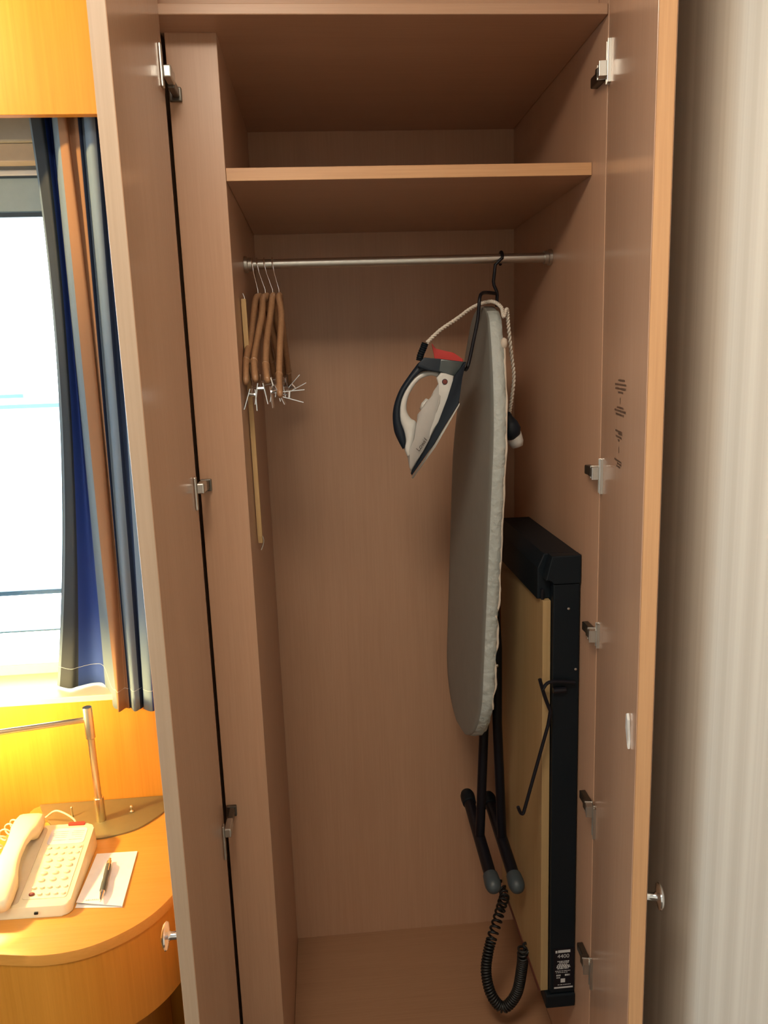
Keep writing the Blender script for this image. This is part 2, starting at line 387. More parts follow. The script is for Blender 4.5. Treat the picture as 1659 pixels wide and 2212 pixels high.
# hanging rail
RYY, RZZ = .3106, 1.8344
rl = tube('hanging_rail', [(.0135, RYY, RZZ), (IW-.0135, RYY, RZZ)], .0098, M_STEEL, wr, seg=24)
for x, a in ((.0005, 1), (IW-.0005, -1)):
    bm = bmesh.new(); add_lathe(bm, [(0, 0), (.0165, 0), (.0165, .006), (.0135, .0075), (.0135, .015), (.0100, .015)], (x, RYY, RZZ), (a, 0, 0), 24); obj('end_socket', bm, M_STEEL, rl, auto=30)

DT = .022
# left door: straight out at 90 degrees
LX1 = -.0800
LDW = .352
dl = box('door', LX1-DT, LX1, -LDW, .0015, -.02, 2.32, [M_DOOR], wr, .0008)
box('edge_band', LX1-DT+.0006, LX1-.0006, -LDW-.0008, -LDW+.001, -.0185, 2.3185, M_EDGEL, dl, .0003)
# right door: 79 degrees
du = Vector((-.067, -.350, 0)); RDW = du.length; du.normalize(); dn = Vector((-du.y, du.x, 0))
if dn.x < 0: dn = -dn
DM = frame((IW+.0005, -.0015, 0), du, dn)            # local x along the door, y outwards, z up or down
ZSGN = DM.to_3x3().col[2].z
def dbox(bm_or_name, *a, **k): pass
def door_pt(u, n, z): p = Vector((IW+.0005, -.0015, 0))+du*u+dn*n; return Vector((p.x, p.y, z))
def door_slab(name, u0, u1, n0, n1, z0, z1, m, parent, bev=.0008):
    bm = bmesh.new()
    r = bmesh.ops.create_cube(bm, size=1.0)
    for v in r['verts']:
        v.co = door_pt(u0+(v.co.x+.5)*(u1-u0), n0+(v.co.y+.5)*(n1-n0), z0+(v.co.z+.5)*(z1-z0))
    if bev: bmesh.ops.bevel(bm, geom=bm.edges[:], offset=bev, segments=2, profile=.5, affect='EDGES')
    return obj(name, bm, m, parent)
dr = door_slab('door', 0.0, RDW, 0, DT, -.02, 2.32, M_DOOR, wr)
door_slab('edge_band', RDW-.001, RDW+.0008, .0006, DT-.0006, -.0185, 2.3185, M_EDGE, dr, .0003)
# knobs
def knob(p, axis, parent):
    bm = bmesh.new()
    add_lathe(bm, [(0, 0), (.0075, 0), (.0062, .004), (.0058, .018), (.0075, .022), (.0195, .0245), (.0205, .0265), (.017, .0300), (.008, .0325), (0, .0330)], p, axis, 28)
    return obj('knob', bm, M_CHROME, parent, auto=35)
knob((LX1-DT, -.306, .792), (-1, 0, 0), dl)
kp = door_pt(.325, DT, .805); knob(kp, dn, dr)

def quad_on(fn, pts): return [fn(*p) for p in pts]
# hinges on the left door: a flat plate on the door, an arm on the stile
def hinge_left(zc, plate_z0, plate_z1):
    h = bmesh.new(); add_box(h, LX1+.0002, LX1+.004, -.030, -.018, plate_z0, plate_z1, .0012)
    add_box(h, LX1+.004, LX1+.016, -.026, .012, zc-.009, zc+.009, .002)
    ho = obj('hinge', h, M_STEEL, dl)
    h = bmesh.new(); add_box(h, LX1+.003, LX1+.014, .0125, ST-.002, zc-.013, zc+.002, .002); add_box(h, -.083, LX1+.017, .058, ST, zc-.018, zc+.004, .0015)
    obj('arm', h, M_HINGE, ho)
for (py, p0, p1) in ((150, 92, 188), (1060, 1036, 1106), (1822, 1816, 1880)):
    x = 345+(py-150)*.0785
    z = atX(x, py, LX1).z; z1 = atX(x-4, p0, LX1).z; z0 = atX(x+4, p1, LX1).z
    hinge_left(z, z0, z1)
def hinge_right(zc, z0, z1):
    bm = bmesh.new()
    def sl(u0, u1, n0, n1, za, zb):
        r = bmesh.ops.create_cube(bm, size=1.0); vs = r['verts']
        for v in vs: v.co = door_pt(u0+(v.co.x+.5)*(u1-u0), n0+(v.co.y+.5)*(n1-n0), za+(v.co.z+.5)*(zb-za))
        es = list({e for v in vs for e in v.link_edges}); bmesh.ops.bevel(bm, geom=es, offset=.0012, segments=2, profile=.5, affect='EDGES')
    sl(.014, .028, -.0045, -.0002, z0, z1); sl(.004, .024, -.017, -.004, zc-.010, zc+.010)
    ho = obj('hinge', bm, M_STEEL, dr)
    bm = bmesh.new(); add_box(bm, IW-.013, IW-.0004, .006, .046, zc-.010, zc+.007, .002); add_box(bm, IW-.018, IW-.003, -.006, .010, zc-.009, zc+.009, .002)
    obj('arm', bm, M_HINGE, ho)
for (px, py, p0, p1) in ((1318, 148, 88, 178), (1297, 1022, 993, 1064), (1287, 1374, 1348, 1396), (1283, 1752, 1745, 1806), (1276, 2092, 2075, 2130)):
    hinge_right(atY(px, py, -.02).z, atY(px, p1, -.02).z, atY(px, p0, -.02).z)
# faded printed instructions on the right door
def door_px(px, py):
    d = ray(px, py); o = Vector((IW+.0005, -.0015, 0)); t = (o-c_o).dot(dn)/d.dot(dn); return c_o+d*t
bm = bmesh.new()
rows = [(1343, 822, 14), (1341, 831, 24), (1341, 840, 23), (1341, 848, 11), (1340, 881, 14), (1340, 888, 24), (1339, 896, 17), (1337, 932, 15), (1340, 938, 9), (1337, 944, 13), (1337, 951, 4), (1335, 1000-5, 15), (1338, 1003, 10), (1336, 1008, 8)]
for (x, y, w) in rows:
    a = door_px(x-w/2, y); b = door_px(x+w/2, y); L = (b-a).length; n = max(2, int(L/.0045)); dirn = du
    zc = (a.z+b.z)/2; u0 = (a-Vector((IW+.0005, -.0015, 0))).dot(du); u1 = (b-Vector((IW+.0005, -.0015, 0))).dot(du)
    if u0 > u1: u0, u1 = u1, u0
    k = u0
    while k < u1:
        wd = random.uniform(.003, .009); hh = random.uniform(.0012, .0018)
        vs = [bm.verts.new(door_pt(min(k+a_*wd, u1), -.0004, zc+b_*hh)) for a_, b_ in ((0, -1), (1, -1), (1, 1), (0, 1))]
        bm.faces.new(vs); k += wd+random.uniform(.0012, .003)
for y in (866, 972):                                        # the two small arrows
    p = door_px(1340 if y < 900 else 1337, y); u = (p-Vector((IW+.0005, -.0015, 0))).dot(du)
    bm.faces.new([bm.verts.new(door_pt(u+a, -.0004, p.z+b)) for a, b in ((-.0012, -.005), (.0012, -.005), (.0012, .002), (-.0012, .002))])
    bm.faces.new([bm.verts.new(door_pt(u+a, -.0004, p.z+b)) for a, b in ((-.003, .002), (.003, .002), (0, .006))])
obj('printed_instructions', bm, M_FADED, dr, kind='stuff')
# white catch near the free edge of the right door
p0 = door_px(1361, 1548); p1 = door_px(1366, 1600)
bm = bmesh.new(); uu = (p0-Vector((IW+.0005, -.0015, 0))).dot(du)
out = [(-.010, .0), (-.003, .004), (.004, -.004), (.006, -.036), (.009, -.048), (.004, -.042), (-.010, -.022)]
add_slab(bm, [door_pt(uu+a, -.0002, p0.z+b) for a, b in out], [door_pt(uu+a, -.0045, p0.z+b) for a, b in out], .001)
obj('door_catch', bm, M_WHITEP, dr)

# ------------------------------------------------------------------ coat hangers
def clip(parent, p, yawd, roll=0.0, s=1.0):
    """sprung metal trouser clip hanging from p"""
    R3 = Matrix.Translation(Vector(p)) @ Matrix.Rotation(math.radians(yawd), 4, 'Z') @ Matrix.Rotation(roll, 4, 'Y')
    bm = bmesh.new()
    for sg in (-1, 1):
        vs = [(sg*.003, -.006, 0), (sg*.0045, -.006, -.008), (sg*.0085, -.006, -.030), (sg*.0085, .006, -.030), (sg*.0045, .006, -.008), (sg*.003, .006, 0)]
        A = [Vector(v)*s for v in vs]; B = [a+Vector((sg*.0012*s, 0, 0)) for a in A]
        add_slab(bm, A, B)
    add_tube(bm, [Vector((-.0045, 0, -.008))*s, Vector((.0045, 0, -.008))*s], .0028*s, 8)
    add_tube(bm, [Vector((0, 0, 0.012))*s, Vector((0, 0, -.008))*s], .0012*s, 6)
    bmesh.ops.transform(bm, matrix=R3, verts=bm.verts)
    c = obj('clip', bm, M_CHROME, parent, auto=30)
    return c
HG = [  # x on the rail, x at the wooden crown, path of the near arm (pixels), label, clip yaw, roll
    (.0165, .024, [(552, 650), (547, 690), (540, 735), (532, 780), (531, 828)], 'wooden clip hanger hanging nearest the left wardrobe wall', 10, .15, (545, 845)),
    (.0265, .039, [(568, 648), (566, 681), (554, 744), (549, 782), (552, 822)], 'wooden clip hanger second from the left wardrobe wall', 0, 0, (563, 832)),
    (.0410, .054, [(588, 648), (583, 690), (576, 740), (574, 789), (578, 824)], 'dark wooden clip hanger third from the left wardrobe wall', -8, -.25, (590, 838)),
    (.0575, .067, [(603, 648), (608, 684), (605, 744), (603, 810), (605, 856)], 'wooden clip hanger with sideways chrome clips, farthest from the left wall', 0, -1.45, (612, 856))]
YS = [.300, .262, .205, .150, .105]
for hi, (xr, xc, path, lab, yw, rol, cp) in enumerate(HG):
    h = thing('coat_hanger', lab, 'hanger', (xr, RYY, RZZ), group='wooden clip hangers on the rail')
    # hook over the rail
    pts = [(xr, RYY+.0122*math.cos(a), RZZ+.0122*math.sin(a)) for a in [math.radians(d) for d in range(-40, 181, 20)]]
    pts += [(xr+.001, RYY-.012, RZZ-.006), (xr+(xc-xr)*.25, RYY-.009, RZZ-.018), (xr+(xc-xr)*.75, RYY-.001, RZZ-.040), (xc, RYY, RZZ-.050), (xc, RYY, 1.765)]
    tube('hook', pts, .0014, M_CHROME, h, seg=8)
    near = [atY(px, py, y) for (px, py), y in zip(path, YS)]
    crown = Vector((xc, RYY, 1.768))
    far = [Vector((xc+(xc-p.x)*.35+.001*(i+1), 2*RYY-p.y, p.z+.004)) for i, p in enumerate(near)]
    far = [Vector((max(p.x, .012), p.y, p.z)) for p in far]
    pl = spline([near[4], near[3], near[2], near[1], near[0], crown, far[0], far[1], far[2], far[3], far[4]], 5)
    n = len(pl); rr = [(.0064+.0010*math.sin(math.pi*i/(n-1))) * (.62 if i in (0, n-1) else 1) for i in range(n)]
    bm = bmesh.new(); add_tube(bm, pl, rr, 12, squash=(.92, 1.35)); obj('shoulder_bar', bm, M_HANG, h, smooth=True)
    a = near[4]+Vector((.001, .010, -.004)); b = far[4]+Vector((0, -.01, -.004))
    q = atY(cp[0], cp[1], a.y+.004)
    z = q.z+.008
    tube('clip_bar', [near[3]+Vector((.004, .004, -.008)), Vector((q.x, a.y+.008, z)), Vector((q.x, a.y+.03, z-.002)), Vector((b.x, b.y, z-.002))], .0014, M_CHROME, h, seg=8)
    clip(h, (q.x, a.y+.004, z-.004), yw, rol, 1.3)
    clip(h, (b.x, b.y-.02, z-.006), yw, 0 if hi < 3 else -2.2, 1.3)
    # dark ring groove near each tip
    for pa, pb in ((near[3], near[2]), (far[3], far[2])):
        d = (pb-pa).normalized(); bm = bmesh.new(); add_tube(bm, [pa-d*.0012, pa+d*.0012], .0079, 12, squash=(.95, 1.36)); obj('band', bm, M_HANG, h, smooth=True)

# ------------------------------------------------------------------ pale slat on the left wall
p_top = atX(526, 646, .006); p_bot = atX(563, 1172, .006)
sl = thing('wooden_slat', 'long thin pale wooden slat hanging against the left wardrobe wall', 'slat', (.006, p_bot.y, p_bot.z))
bm = bmesh.new(); dv = (p_top-p_bot)
A = []; B = []
prof = [(0, .003), (.03, .0055), (.3, .006), (.56, .0062), (.585, .0062), (.60, .0035), (.625, .0035), (.64, .0062), (.97, .0056), (1, .003)]
for t, w in prof: A.append((p_bot+dv*t)+Vector((0, w, 0)))
Lf = A + [(p_bot+dv*t)+Vector((0, -.0060 if .58 > t > .02 or t > .63 else -.0035, 0)) for t, w in prof[::-1]]
add_slab(bm, [Vector((.0015, v.y, v.z)) for v in Lf], [Vector((.0105, v.y, v.z)) for v in Lf], .0008); obj('slat_body', bm, M_SLAT, sl)
tube('top_hook', [p_top+Vector((0, 0, -.022)), p_top+Vector((.0035, 0, -.008)), p_top+Vector((.001, .002, .004)), p_top+Vector((-.0015, .003, .010))], .0016, M_CHROME, sl, 8)
tube('bottom_eyelet', spline([p_bot+Vector((0, .001, .022)), p_bot+Vector((.006, .004, .006)), p_bot+Vector((.004, .004, -.006)), p_bot+Vector((0, .001, -.016))], 4), .0013, M_STEEL, sl, 8)

# ------------------------------------------------------------------ ironing board
BT, BB = 1.738, .752                                        # top and bottom of the board
def bcen(z): t = (z-.75); return Vector((.442+.036*t+.010*max(0, t-.65)/.35, .375-.065*t, z))
BC = -.105                                                   # how far the face turns to the viewer
def bp(z, w, off=0.0):                                       # w: across the board (+ away), off: behind the face
    c = bcen(z); return Vector((c.x+BC*w+off, c.y+w, z))
def half(z):
    t = (BT-z)/(BT-BB)
    a = .150
    if t < .36: a = .046+(.150-.046)*math.sin(min(1, t/.36)*math.pi/2)**.9
    if t < .035: a *= math.sqrt(max(0.02, 1-(1-t/.035)**2))
    if t > .84: k = (t-.84)/.16; a *= math.sqrt(max(.05, 1-.93*k*k))
    return a
bm = bmesh.new(); NZ = 64; TH = .026
ib = thing('ironing_board', 'folded ironing board with silver grey cover and black legs, hung from the rail', 'ironing board', (.5, .33, BB))
rings = []
for i in range(NZ+1):
    s = i/NZ; z = BT-(BT-BB)*(.5-.5*math.cos(math.pi*s)); a = half(z)
    wob = 0.0
    ring = []
    sect = [(-1, .6), (-.985, .18), (-.95, .03), (-.85, 0), (-.4, -.0), (0, -.01), (.4, 0), (.85, 0), (.95, .03), (.985, .18), (1, .6), (.96, .93), (.85, 1), (0, 1), (-.85, 1), (-.96, .93)]
    for (w, o) in sect:
        ring.append(bm.verts.new(bp(z, w*a+(wob if abs(w) > .9 else 0), o*TH)))
    rings.append(ring)
for A, B in zip(rings, rings[1:]):
    for k in range(len(A)): bm.faces.new((A[k], A[(k+1) % len(A)], B[(k+1) % len(B)], B[k]))
bm.faces.new(rings[0]); bm.faces.new(rings[-1])
for f in bm.faces: f.material_index = 0
bo = obj('board', bm, [M_COVER], ib, smooth=True)
# gathered edge of the cover along the near rim
bm = bmesh.new(); e0 = []; e1 = []; random.seed(8)
for i in range(121):
    z = BT-.012-(BT-BB-.024)*i/120; a = half(z); pk = (.0011*math.sin(z*210)+random.uniform(-.0009, .0009))*(1 if z > 1.25 else 2.2)
    deep = 1.0 if z > 1.15 else 1+.35*math.sin(z*95)
    e = [bp(z, -a*.985-.0010, .0022), bp(z, -a-.0032+pk, .009), bp(z, -a-.0036-pk, .017), bp(z, -a-.0030+pk*.5, .0245+.0015*deep), bp(z, -a+.005, .0275)]
    e1.append([bm.verts.new(p) for p in e])
for A, B in zip(e1, e1[1:]):
    for k in range(4): bm.faces.new((A[k], A[k+1], B[k+1], B[k]))
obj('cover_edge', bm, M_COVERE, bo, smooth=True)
pp = []
for i in range(90):
    z = BT-.085-(BT-BB-.20)*i/89; pp.append(bp(z, -half(z)-.0008+.0006*math.sin(z*77), .0272+.0026*(math.sin(z*62)+.5*math.sin(z*131))*(1 if z < 1.15 else .25)))
tube('piping', pp, .0026, M_PIPING, bo, seg=8)
bm = bmesh.new(); add_lathe(bm, [(0, -.012), (.006, -.008), (.0075, 0), (.006, .008), (0, .012)], pp[0]+Vector((0, 0, .006)), (0, 0, 1), 12); obj('knot', bm, M_PIPING, bo, smooth=True)
# folded legs and their feet
FEET = [((.485, .212, .435), (.482, .515, .482)), ((.5400, .212, .430), (.5395, .515, .470))]
LEGS = [[atY(1050, 1480, .36), atY(1046, 1560, .36), atY(1036, 1800, .36)], [atY(1074, 1400, .34), atY(1074, 1560, .345), atY(1083, 1815, .345)]]
for (n0, f0), lg in zip(FEET, LEGS):
    n0, f0 = Vector(n0), Vector(f0); mid = n0.lerp(f0, .48)
    lp = [lg[0], lg[1], Vector((mid.x, mid.y, mid.z))]
    top = bp(1.25, 0, .030+.018*(1 if lg is LEGS[1] else .3))
    tube('leg', [top, Vector((lp[0].x, lp[0].y, lp[0].z)), lp[1], mid+Vector((0, 0, .005))], .0115, M_BLACKM, ib, seg=14)
    ft = tube('foot', [n0, n0.lerp(f0, .5), f0], .0148, M_BLACKM, ib, seg=16)
    d = (f0-n0).normalized()
    for p, s in ((n0, -1), (f0, 1)):
        bm = bmesh.new(); add_lathe(bm, [(.0152, -.020), (.0178, -.018), (.0192, 0), (.0188, .012), (.0155, .022), (.009, .028), (0, .030)], p+d*s*-.012, d*s, 20)
        obj('foot_cap', bm, M_CAP if s < 0 else M_BLACK, ft, auto=40)
bm = bmesh.new(); add_lathe(bm, [(0, .006), (.004, .005), (.005, 0)], atY(1073, 1437, .325), (0, -1, .1), 12); obj('pivot_bolt', bm, M_CHROME, ib, smooth=True)

# ------------------------------------------------------------------ wire holder on the rail
HX = .5290
wh = thing('wire_holder', 'black wire hook on the rail carrying the ironing board and the iron', 'hook', (HX, RYY, RZZ))
pts = [(HX+.004, RYY+.0128*math.cos(a), RZZ+.0128*math.sin(a)) for a in [math.radians(d) for d in range(-60, 181, 20)]]
tail = [atY(1070, 572, .297), atY(1066, 608, .302), atY(1067, 616, .302), atY(1073, 630, .304), atY(1074, 638, .305), atY(1073, 662, .31)]
tube('hook', pts+[Vector(t) for t in tail], .0034, M_BLACKM, wh, seg=10)
yl = .215
lf = [atY(1070, 634, .30), atY(1052, 632, .27), atY(1041, 634, .235), atY(1036, 646, yl), atY(1032, 690, yl), atY(1022, 740, yl), atY(1014, 778, yl), atY(1008, 797, yl-.004), atY(1003, 797, yl-.02)]
tube('side_arm', spline(lf, 4), .0036, M_BLACKM, wh, seg=10)
bm = bmesh.new()
o_ = [(932, 742), (935, 744), (941, 754), (962, 758), (980, 762), (1000, 776), (1000, 786), (960, 784), (939, 776)]
add_slab(bm, [atY(x, y, .232) for x, y in o_], [atY(x, y, .240) for x, y in o_], .001)
obj('iron_rest', bm, M_RED, wh, label='red plastic iron rest')

# ------------------------------------------------------------------ steam iron
IY = .205
ZI = lambda x, y: (840+x*180/1284, 730+y*180/1284)
def ipt(x, y, Y): px, py = ZI(x, y); return atY(px, py, Y)
iron = thing('steam_iron', 'white and black steam iron hanging tip down beside the ironing board', 'iron', tuple(ipt(360, 2170, IY)))
tipP, heelP = Vector((350, 2140)), Vector((1090, 990))
def wid(x, y):                                               # half width: heel wide, tip narrow
    t = (Vector((x, y))-tipP).dot(heelP-tipP)/(heelP-tipP).length_squared
    t = max(0, min(1, t)); return .006+.043*math.sin(t*math.pi/2)**.8
def islab(name, outl, k0, m, bev=.002, kf=None, n=3, parent=None, seg=3):
    pts = [Vector((x, y, 0)) for x, y in outl]; pts = spline(pts, n, closed=True) if n > 1 else pts
    bm = bmesh.new(); kf = kf or (lambda x, y: wid(x, y)*k0)
    add_slab(bm, [ipt(p.x, p.y, IY-kf(p.x, p.y)) for p in pts], [ipt(p.x, p.y, IY+kf(p.x, p.y)) for p in pts], bev, seg)
    return obj(name, bm, m, parent or iron, auto=40)
# soleplate and black skirt
islab('soleplate', [(1078, 1010), (1095, 1000), (1090, 1035), (720, 1680), (372, 2168), (355, 2160), (352, 2140), (700, 1640)], 1.0, M_STEEL, .0008, n=1)
islab('skirt', [(1010, 580), (1080, 500), (1165, 385), (1195, 370), (1135, 600), (1075, 930), (1085, 1000), (690, 1640), (355, 2120), (335, 2085), (560, 1700), (760, 1300), (900, 930)], .94, M_NAVY, .003, n=1)
# white body shell with an opening under the handle
islab('body', [(1005, 585), (985, 680), (900, 930), (760, 1300), (560, 1700), (345, 2080), (318, 2000), (285, 1840), (345, 1760), (390, 1560), (425, 1330), (440, 1180), (490, 1120), (560, 1000), (640, 920), (720, 840), (770, 760), (760, 660), (820, 560)], .80, M_GREYP, .006, n=1)
islab('side_panel', [(1003, 585), (985, 680), (900, 930), (760, 1300), (600, 1630), (640, 1420), (700, 1250), (790, 1000), (800, 880), (770, 740), (730, 620), (800, 535), (880, 548)], .835, M_WHITEP, .004, n=1)
# handle
hk = lambda x, y: .0155
bm = bmesh.new()
outer = [(880, 545), (770, 520), (640, 508), (500, 535), (370, 640), (255, 800), (185, 960), (162, 1130), (178, 1290), (230, 1430), (258, 1590), (235, 1700), (290, 1840)]
inner = [(850, 720), (790, 640), (690, 585), (590, 590), (470, 650), (370, 770), (300, 910), (272, 1050), (285, 1150), (340, 1240), (425, 1310), (400, 1530), (345, 1770)]
pO = spline([Vector((*p, 0)) for p in outer], 4); pI = spline([Vector((*p, 0)) for p in inner], 4)
grid = []
for a, b in zip(pO, pI):
    row = []
    for t, w in ((0, .6), (.18, .95), (.5, 1), (.82, .95), (1, .6)):
        q = a.lerp(b, t); row.append(bm.verts.new(ipt(q.x, q.y, IY-.0165*w)))
    for t, w in ((1, .6), (.82, .95), (.5, 1), (.18, .95), (0, .6)):
        q = a.lerp(b, t); row.append(bm.verts.new(ipt(q.x, q.y, IY+.0165*w)))
    grid.append(row)
for A, B in zip(grid, grid[1:]):
    for k in range(len(A)): bm.faces.new((A[k], A[(k+1) % len(A)], B[(k+1) % len(B)], B[k]))
bm.faces.new(grid[0]); bm.faces.new(grid[-1])
obj('handle', bm, M_WHITEP, iron, smooth=True)
# dark grip along the back of the handle
bm = bmesh.new()
outer = [(560, 310), (460, 380), (410, 440), (300, 590), (175, 780), (100, 960), (62, 1130), (60, 1280), (85, 1450), (150, 1600), (215, 1718)]
inner = [(800, 500), (640, 506), (500, 530), (372, 636), (258, 796), (188, 958), (165, 1130), (180, 1290), (232, 1430), (258, 1580), (240, 1690)]
pO = spline([Vector((*p, 0)) for p in outer], 4); pI = spline([Vector((*p, 0)) for p in inner], 4); grid = []
for a, b in zip(pO, pI):
    row = []
    for t, w in ((0, .45), (.3, .85), (1, 1)): q = a.lerp(b, t); row.append(bm.verts.new(ipt(q.x, q.y, IY-.0172*w)))
    for t, w in ((1, 1), (.3, .85), (0, .45)): q = a.lerp(b, t); row.append(bm.verts.new(ipt(q.x, q.y, IY+.0172*w)))
    grid.append(row)
for A, B in zip(grid, grid[1:]):
    for k in range(len(A)): bm.faces.new((A[k], A[(k+1) % len(A)], B[(k+1) % len(B)], B[k]))
bm.faces.new(grid[0]); bm.faces.new(grid[-1])
obj('grip', bm, M_NAVY, iron, smooth=True)
islab('heel', [(545, 300), (820, 325), (1165, 368), (1190, 372), (1120, 470), (1015, 590), (900, 555), (770, 520), (600, 505), (440, 440), (455, 390)], .70, M_NAVY, .002, n=1)
islab('water_tank', [(800, 325), (1160, 372), (1090, 480), (1015, 585), (900, 552), (770, 515)], .73, M_SMOKE, .002, n=1)
bm = bmesh.new(); q = ipt(862, 675, IY-wid(862, 675)*.835); add_lathe(bm, [(.0056, -.002), (.0056, .0008), (0, .0012)], q, (0, -1, 0), 20); rb = obj('indicator_ring', bm, M_NAVY, iron)
bm = bmesh.new(); add_lathe(bm, [(.0044, 0), (.0044, .0014), (0, .0020)], q, (0, -1, 0), 18); obj('indicator_light', bm, M_MAROON, rb)
bm = bmesh.new(); add_tube(bm, [ipt(500, 1110, IY-.004), ipt(545, 1030, IY-.008), ipt(590, 950, IY-.004)], [.004, .0065, .004], 12); obj('dial', bm, M_WHITEP, iron, smooth=True)
a, b = ipt(440, 1735, IY), ipt(530, 1610, IY); yy = IY-wid(480, 1680)*.80-.0006
text_mesh('lettering', 'Lowi1', .0125, frame((a.x, yy, a.z), (b.x-a.x, 0, b.z-a.z), Vector((0, 0, 1))), M_INK, iron, align='LEFT', shear=.1)
# ribbed sleeve and braided cord, plug
sleeve = [ipt(470, 350, IY), ipt(490, 260, IY), ipt(530, 160, IY), ipt(560, 80, IY)]
sp = spline(sleeve, 6); tube('cord_sleeve', sp, [.0062+(.0012 if i % 2 else 0) for i in range(len(sp))], M_BLACK, iron, seg=12)
cpts = spline([ipt(590, 70, IY), atY(950, 714, .215), atY(985, 690, .235), atY(1018, 666, .262), atY(1045, 654, .280), atY(1066, 652, .272), atY(1083, 664, .235), atY(1088, 684, .225), atY(1095, 668, .235), atY(1098, 700, .24), atY(1104, 760, .26), atY(1110, 815, .27), atY(1104, 870, .27), atY(1099, 900, .27)], 22)
def braid(name, path, R, r, turns, m, parent):
    bm = bmesh.new(); n = len(path)
    for ph in (0, math.pi):
        prev = None; o = []
        for i, p in enumerate(path):
            t = (path[min(i+1, n-1)]-path[max(i-1, 0)]).normalized()
            u = t.orthogonal().normalized() if prev is None else (prev-t*prev.dot(t)).normalized(); prev = u; v = t.cross(u)
            a = ph+2*math.pi*turns*i/n; o.append(p+R*(math.cos(a)*u+math.sin(a)*v))
        add_tube(bm, o, r, 6)
    return obj(name, bm, m, parent, smooth=True)
braid('power_cord', cpts, .0021, .0022, 40, M_ROPE, iron)
bm = bmesh.new(); pc = atY(1102, 922, .27); add_lathe(bm, [(0, -.030), (.010, -.027), (.019, -.018), (.022, -.004), (.017, .010), (.008, .022), (.005, .032)], pc, (-.15, 0, 1), 20); pg = obj('plug', bm, M_NAVY, iron, smooth=True)
bm = bmesh.new(); add_lathe(bm, [(0, -.026), (.012, -.024), (.0165, -.014), (.0165, .006), (.014, .010)], atY(1111, 942, .275), (-.3, 0, 1), 20); obj('plug_cover', bm, M_WHITEP, pg, smooth=True)

# ------------------------------------------------------------------ trouser press on the right wall
PF, PB = .095, .470
tp = thing('trouser_press', 'tall black trouser press with pale wooden board mounted on the right wardrobe wall', 'trouser press', (.60, .28, .215))
XL = .5655
box('wood_board', XL, XL+.0165, PF+.006, PB, .247, 1.150, M_PRESS, tp, .0008)
box('pressing_pad', XL+.0172, XL+.0230, PF+.02, PB-.01, .228, 1.12, M_PAD, tp, .001)
box('pad_edge', XL-.0012, XL+.0172, PF+.02, PB-.01, .234, .2465, M_PAD, tp, .001)
bm = bmesh.new(); X0, X1 = .5835, .6385
add_box(bm, X0+.0005, X1, PF+.012, PB, .245, 1.19, .003); obj('body', bm, M_BLACK, tp)
bm = bmesh.new(); add_box(bm, X0, X1-.0005, PF-.006, PF+.0115, .248, 1.186, .0025); fs = obj('front_channel', bm, M_BLACK, tp)
bm = bmesh.new()                                            # stepped cap at the top of the front
o_ = [(XL+.002, 1.196), (XL+.016, 1.196), (XL+.018, 1.187), (X1, 1.187), (X1, 1.2445), (XL+.014, 1.2445)]
add_slab(bm, [(x, PF-.009, z) for x, z in o_], [(x, PF+.020, z) for x, z in o_], .002); obj('front_cap', bm, M_BLACK, tp)
bm = bmesh.new()
o_ = [(XL-.007, 1.150), (X1, 1.150), (X1, 1.2440), (XL+.006, 1.2440), (XL-.007, 1.215)]
add_slab(bm, [(x, PF+.0205, z) for x, z in o_], [(x, PB+.012, z) for x, z in o_], .0025); obj('head', bm, M_BLACK, tp)
box('latch', XL-.001, XL+.004, PF+.012, PF+.020, 1.1505, 1.172, M_BLACKM, tp, .0008)
box('foot', XL+.008, X1+.0005, PF-.010, PF+.035, .214, .2465, M_BLACK, tp, .003)
for z in (1.135, 1.006):
    bm = bmesh.new(); add_lathe(bm, [(.0028, 0), (.0026, .0012), (0, .0018)], (X1-.024 if z > 1.1 else X1-.008, PF-.006, z), (0, -1, 0), 10); obj('screw', bm, M_STEEL, fs)
# lever
lv = [atY(1242, 1474, .080), atY(1200, 1472, .078), atY(1182, 1476, .076), atY(1172, 1490, .075)]
bm = bmesh.new(); add_tube(bm, spline(lv, 3), .0036, 8)
add_tube(bm, spline([atY(1166, 1467, .074), atY(1170, 1482, .075), atY(1178, 1508, .077), atY(1189, 1536, .078)], 3)+[atY(1184, 1566, .078), atY(1132, 1752, .078)], .0038, 8)
add_tube(bm, spline([atY(1132, 1752, .078), atY(1129, 1758, .078), atY(1124, 1755, .077), atY(1119, 1743, .075)], 3), .0036, 8)
add_tube(bm, [atY(1195, 1492, .084), atY(1222, 1490, .084)], .006, 8)
obj('lever', bm, M_BLACKM, tp, auto=40)
# rating label on the front
LY = PF-.0066
box('label', .5905, .6365, LY-.0004, LY+.001, .2585, .361, M_BLACKM, fs, 0)
bm = bmesh.new()
def lbar(x0, x1, z0, z1): bm.faces.new([bm.verts.new((x, LY-.0007, z)) for x, z in ((x0, z0), (x1, z0), (x1, z1), (x0, z1))])
lbar(.5945, .5985, .350, .3565); lbar(.6000, .6275, .3505, .3572)
random.seed(3)
for z, x0, x1, h in ((.329, .599, .625, .0012), (.3255, .603, .624, .0012), (.3215, .600, .622, .0012), (.318, .598, .627, .0016), (.3145, .597, .628, .0016), (.311, .599, .624, .0014), (.305, .594, .628, .0009), (.301, .596, .622, .0008), (.294, .597, .606, .0022), (.294, .616, .627, .0022), (.288, .597, .605, .0012), (.270, .600, .629, .0009)):
    x = x0
    while x < x1:
        w = random.uniform(.0015, .0045); lbar(x, min(x+w, x1), z-h, z+h); x += w+random.uniform(.0006, .0015)
lbar(.6065, .6165, .2755, .2855); lbar(.592, .634, .2610, .2650)
obj('label_print', bm, M_WHITEPR, fs)
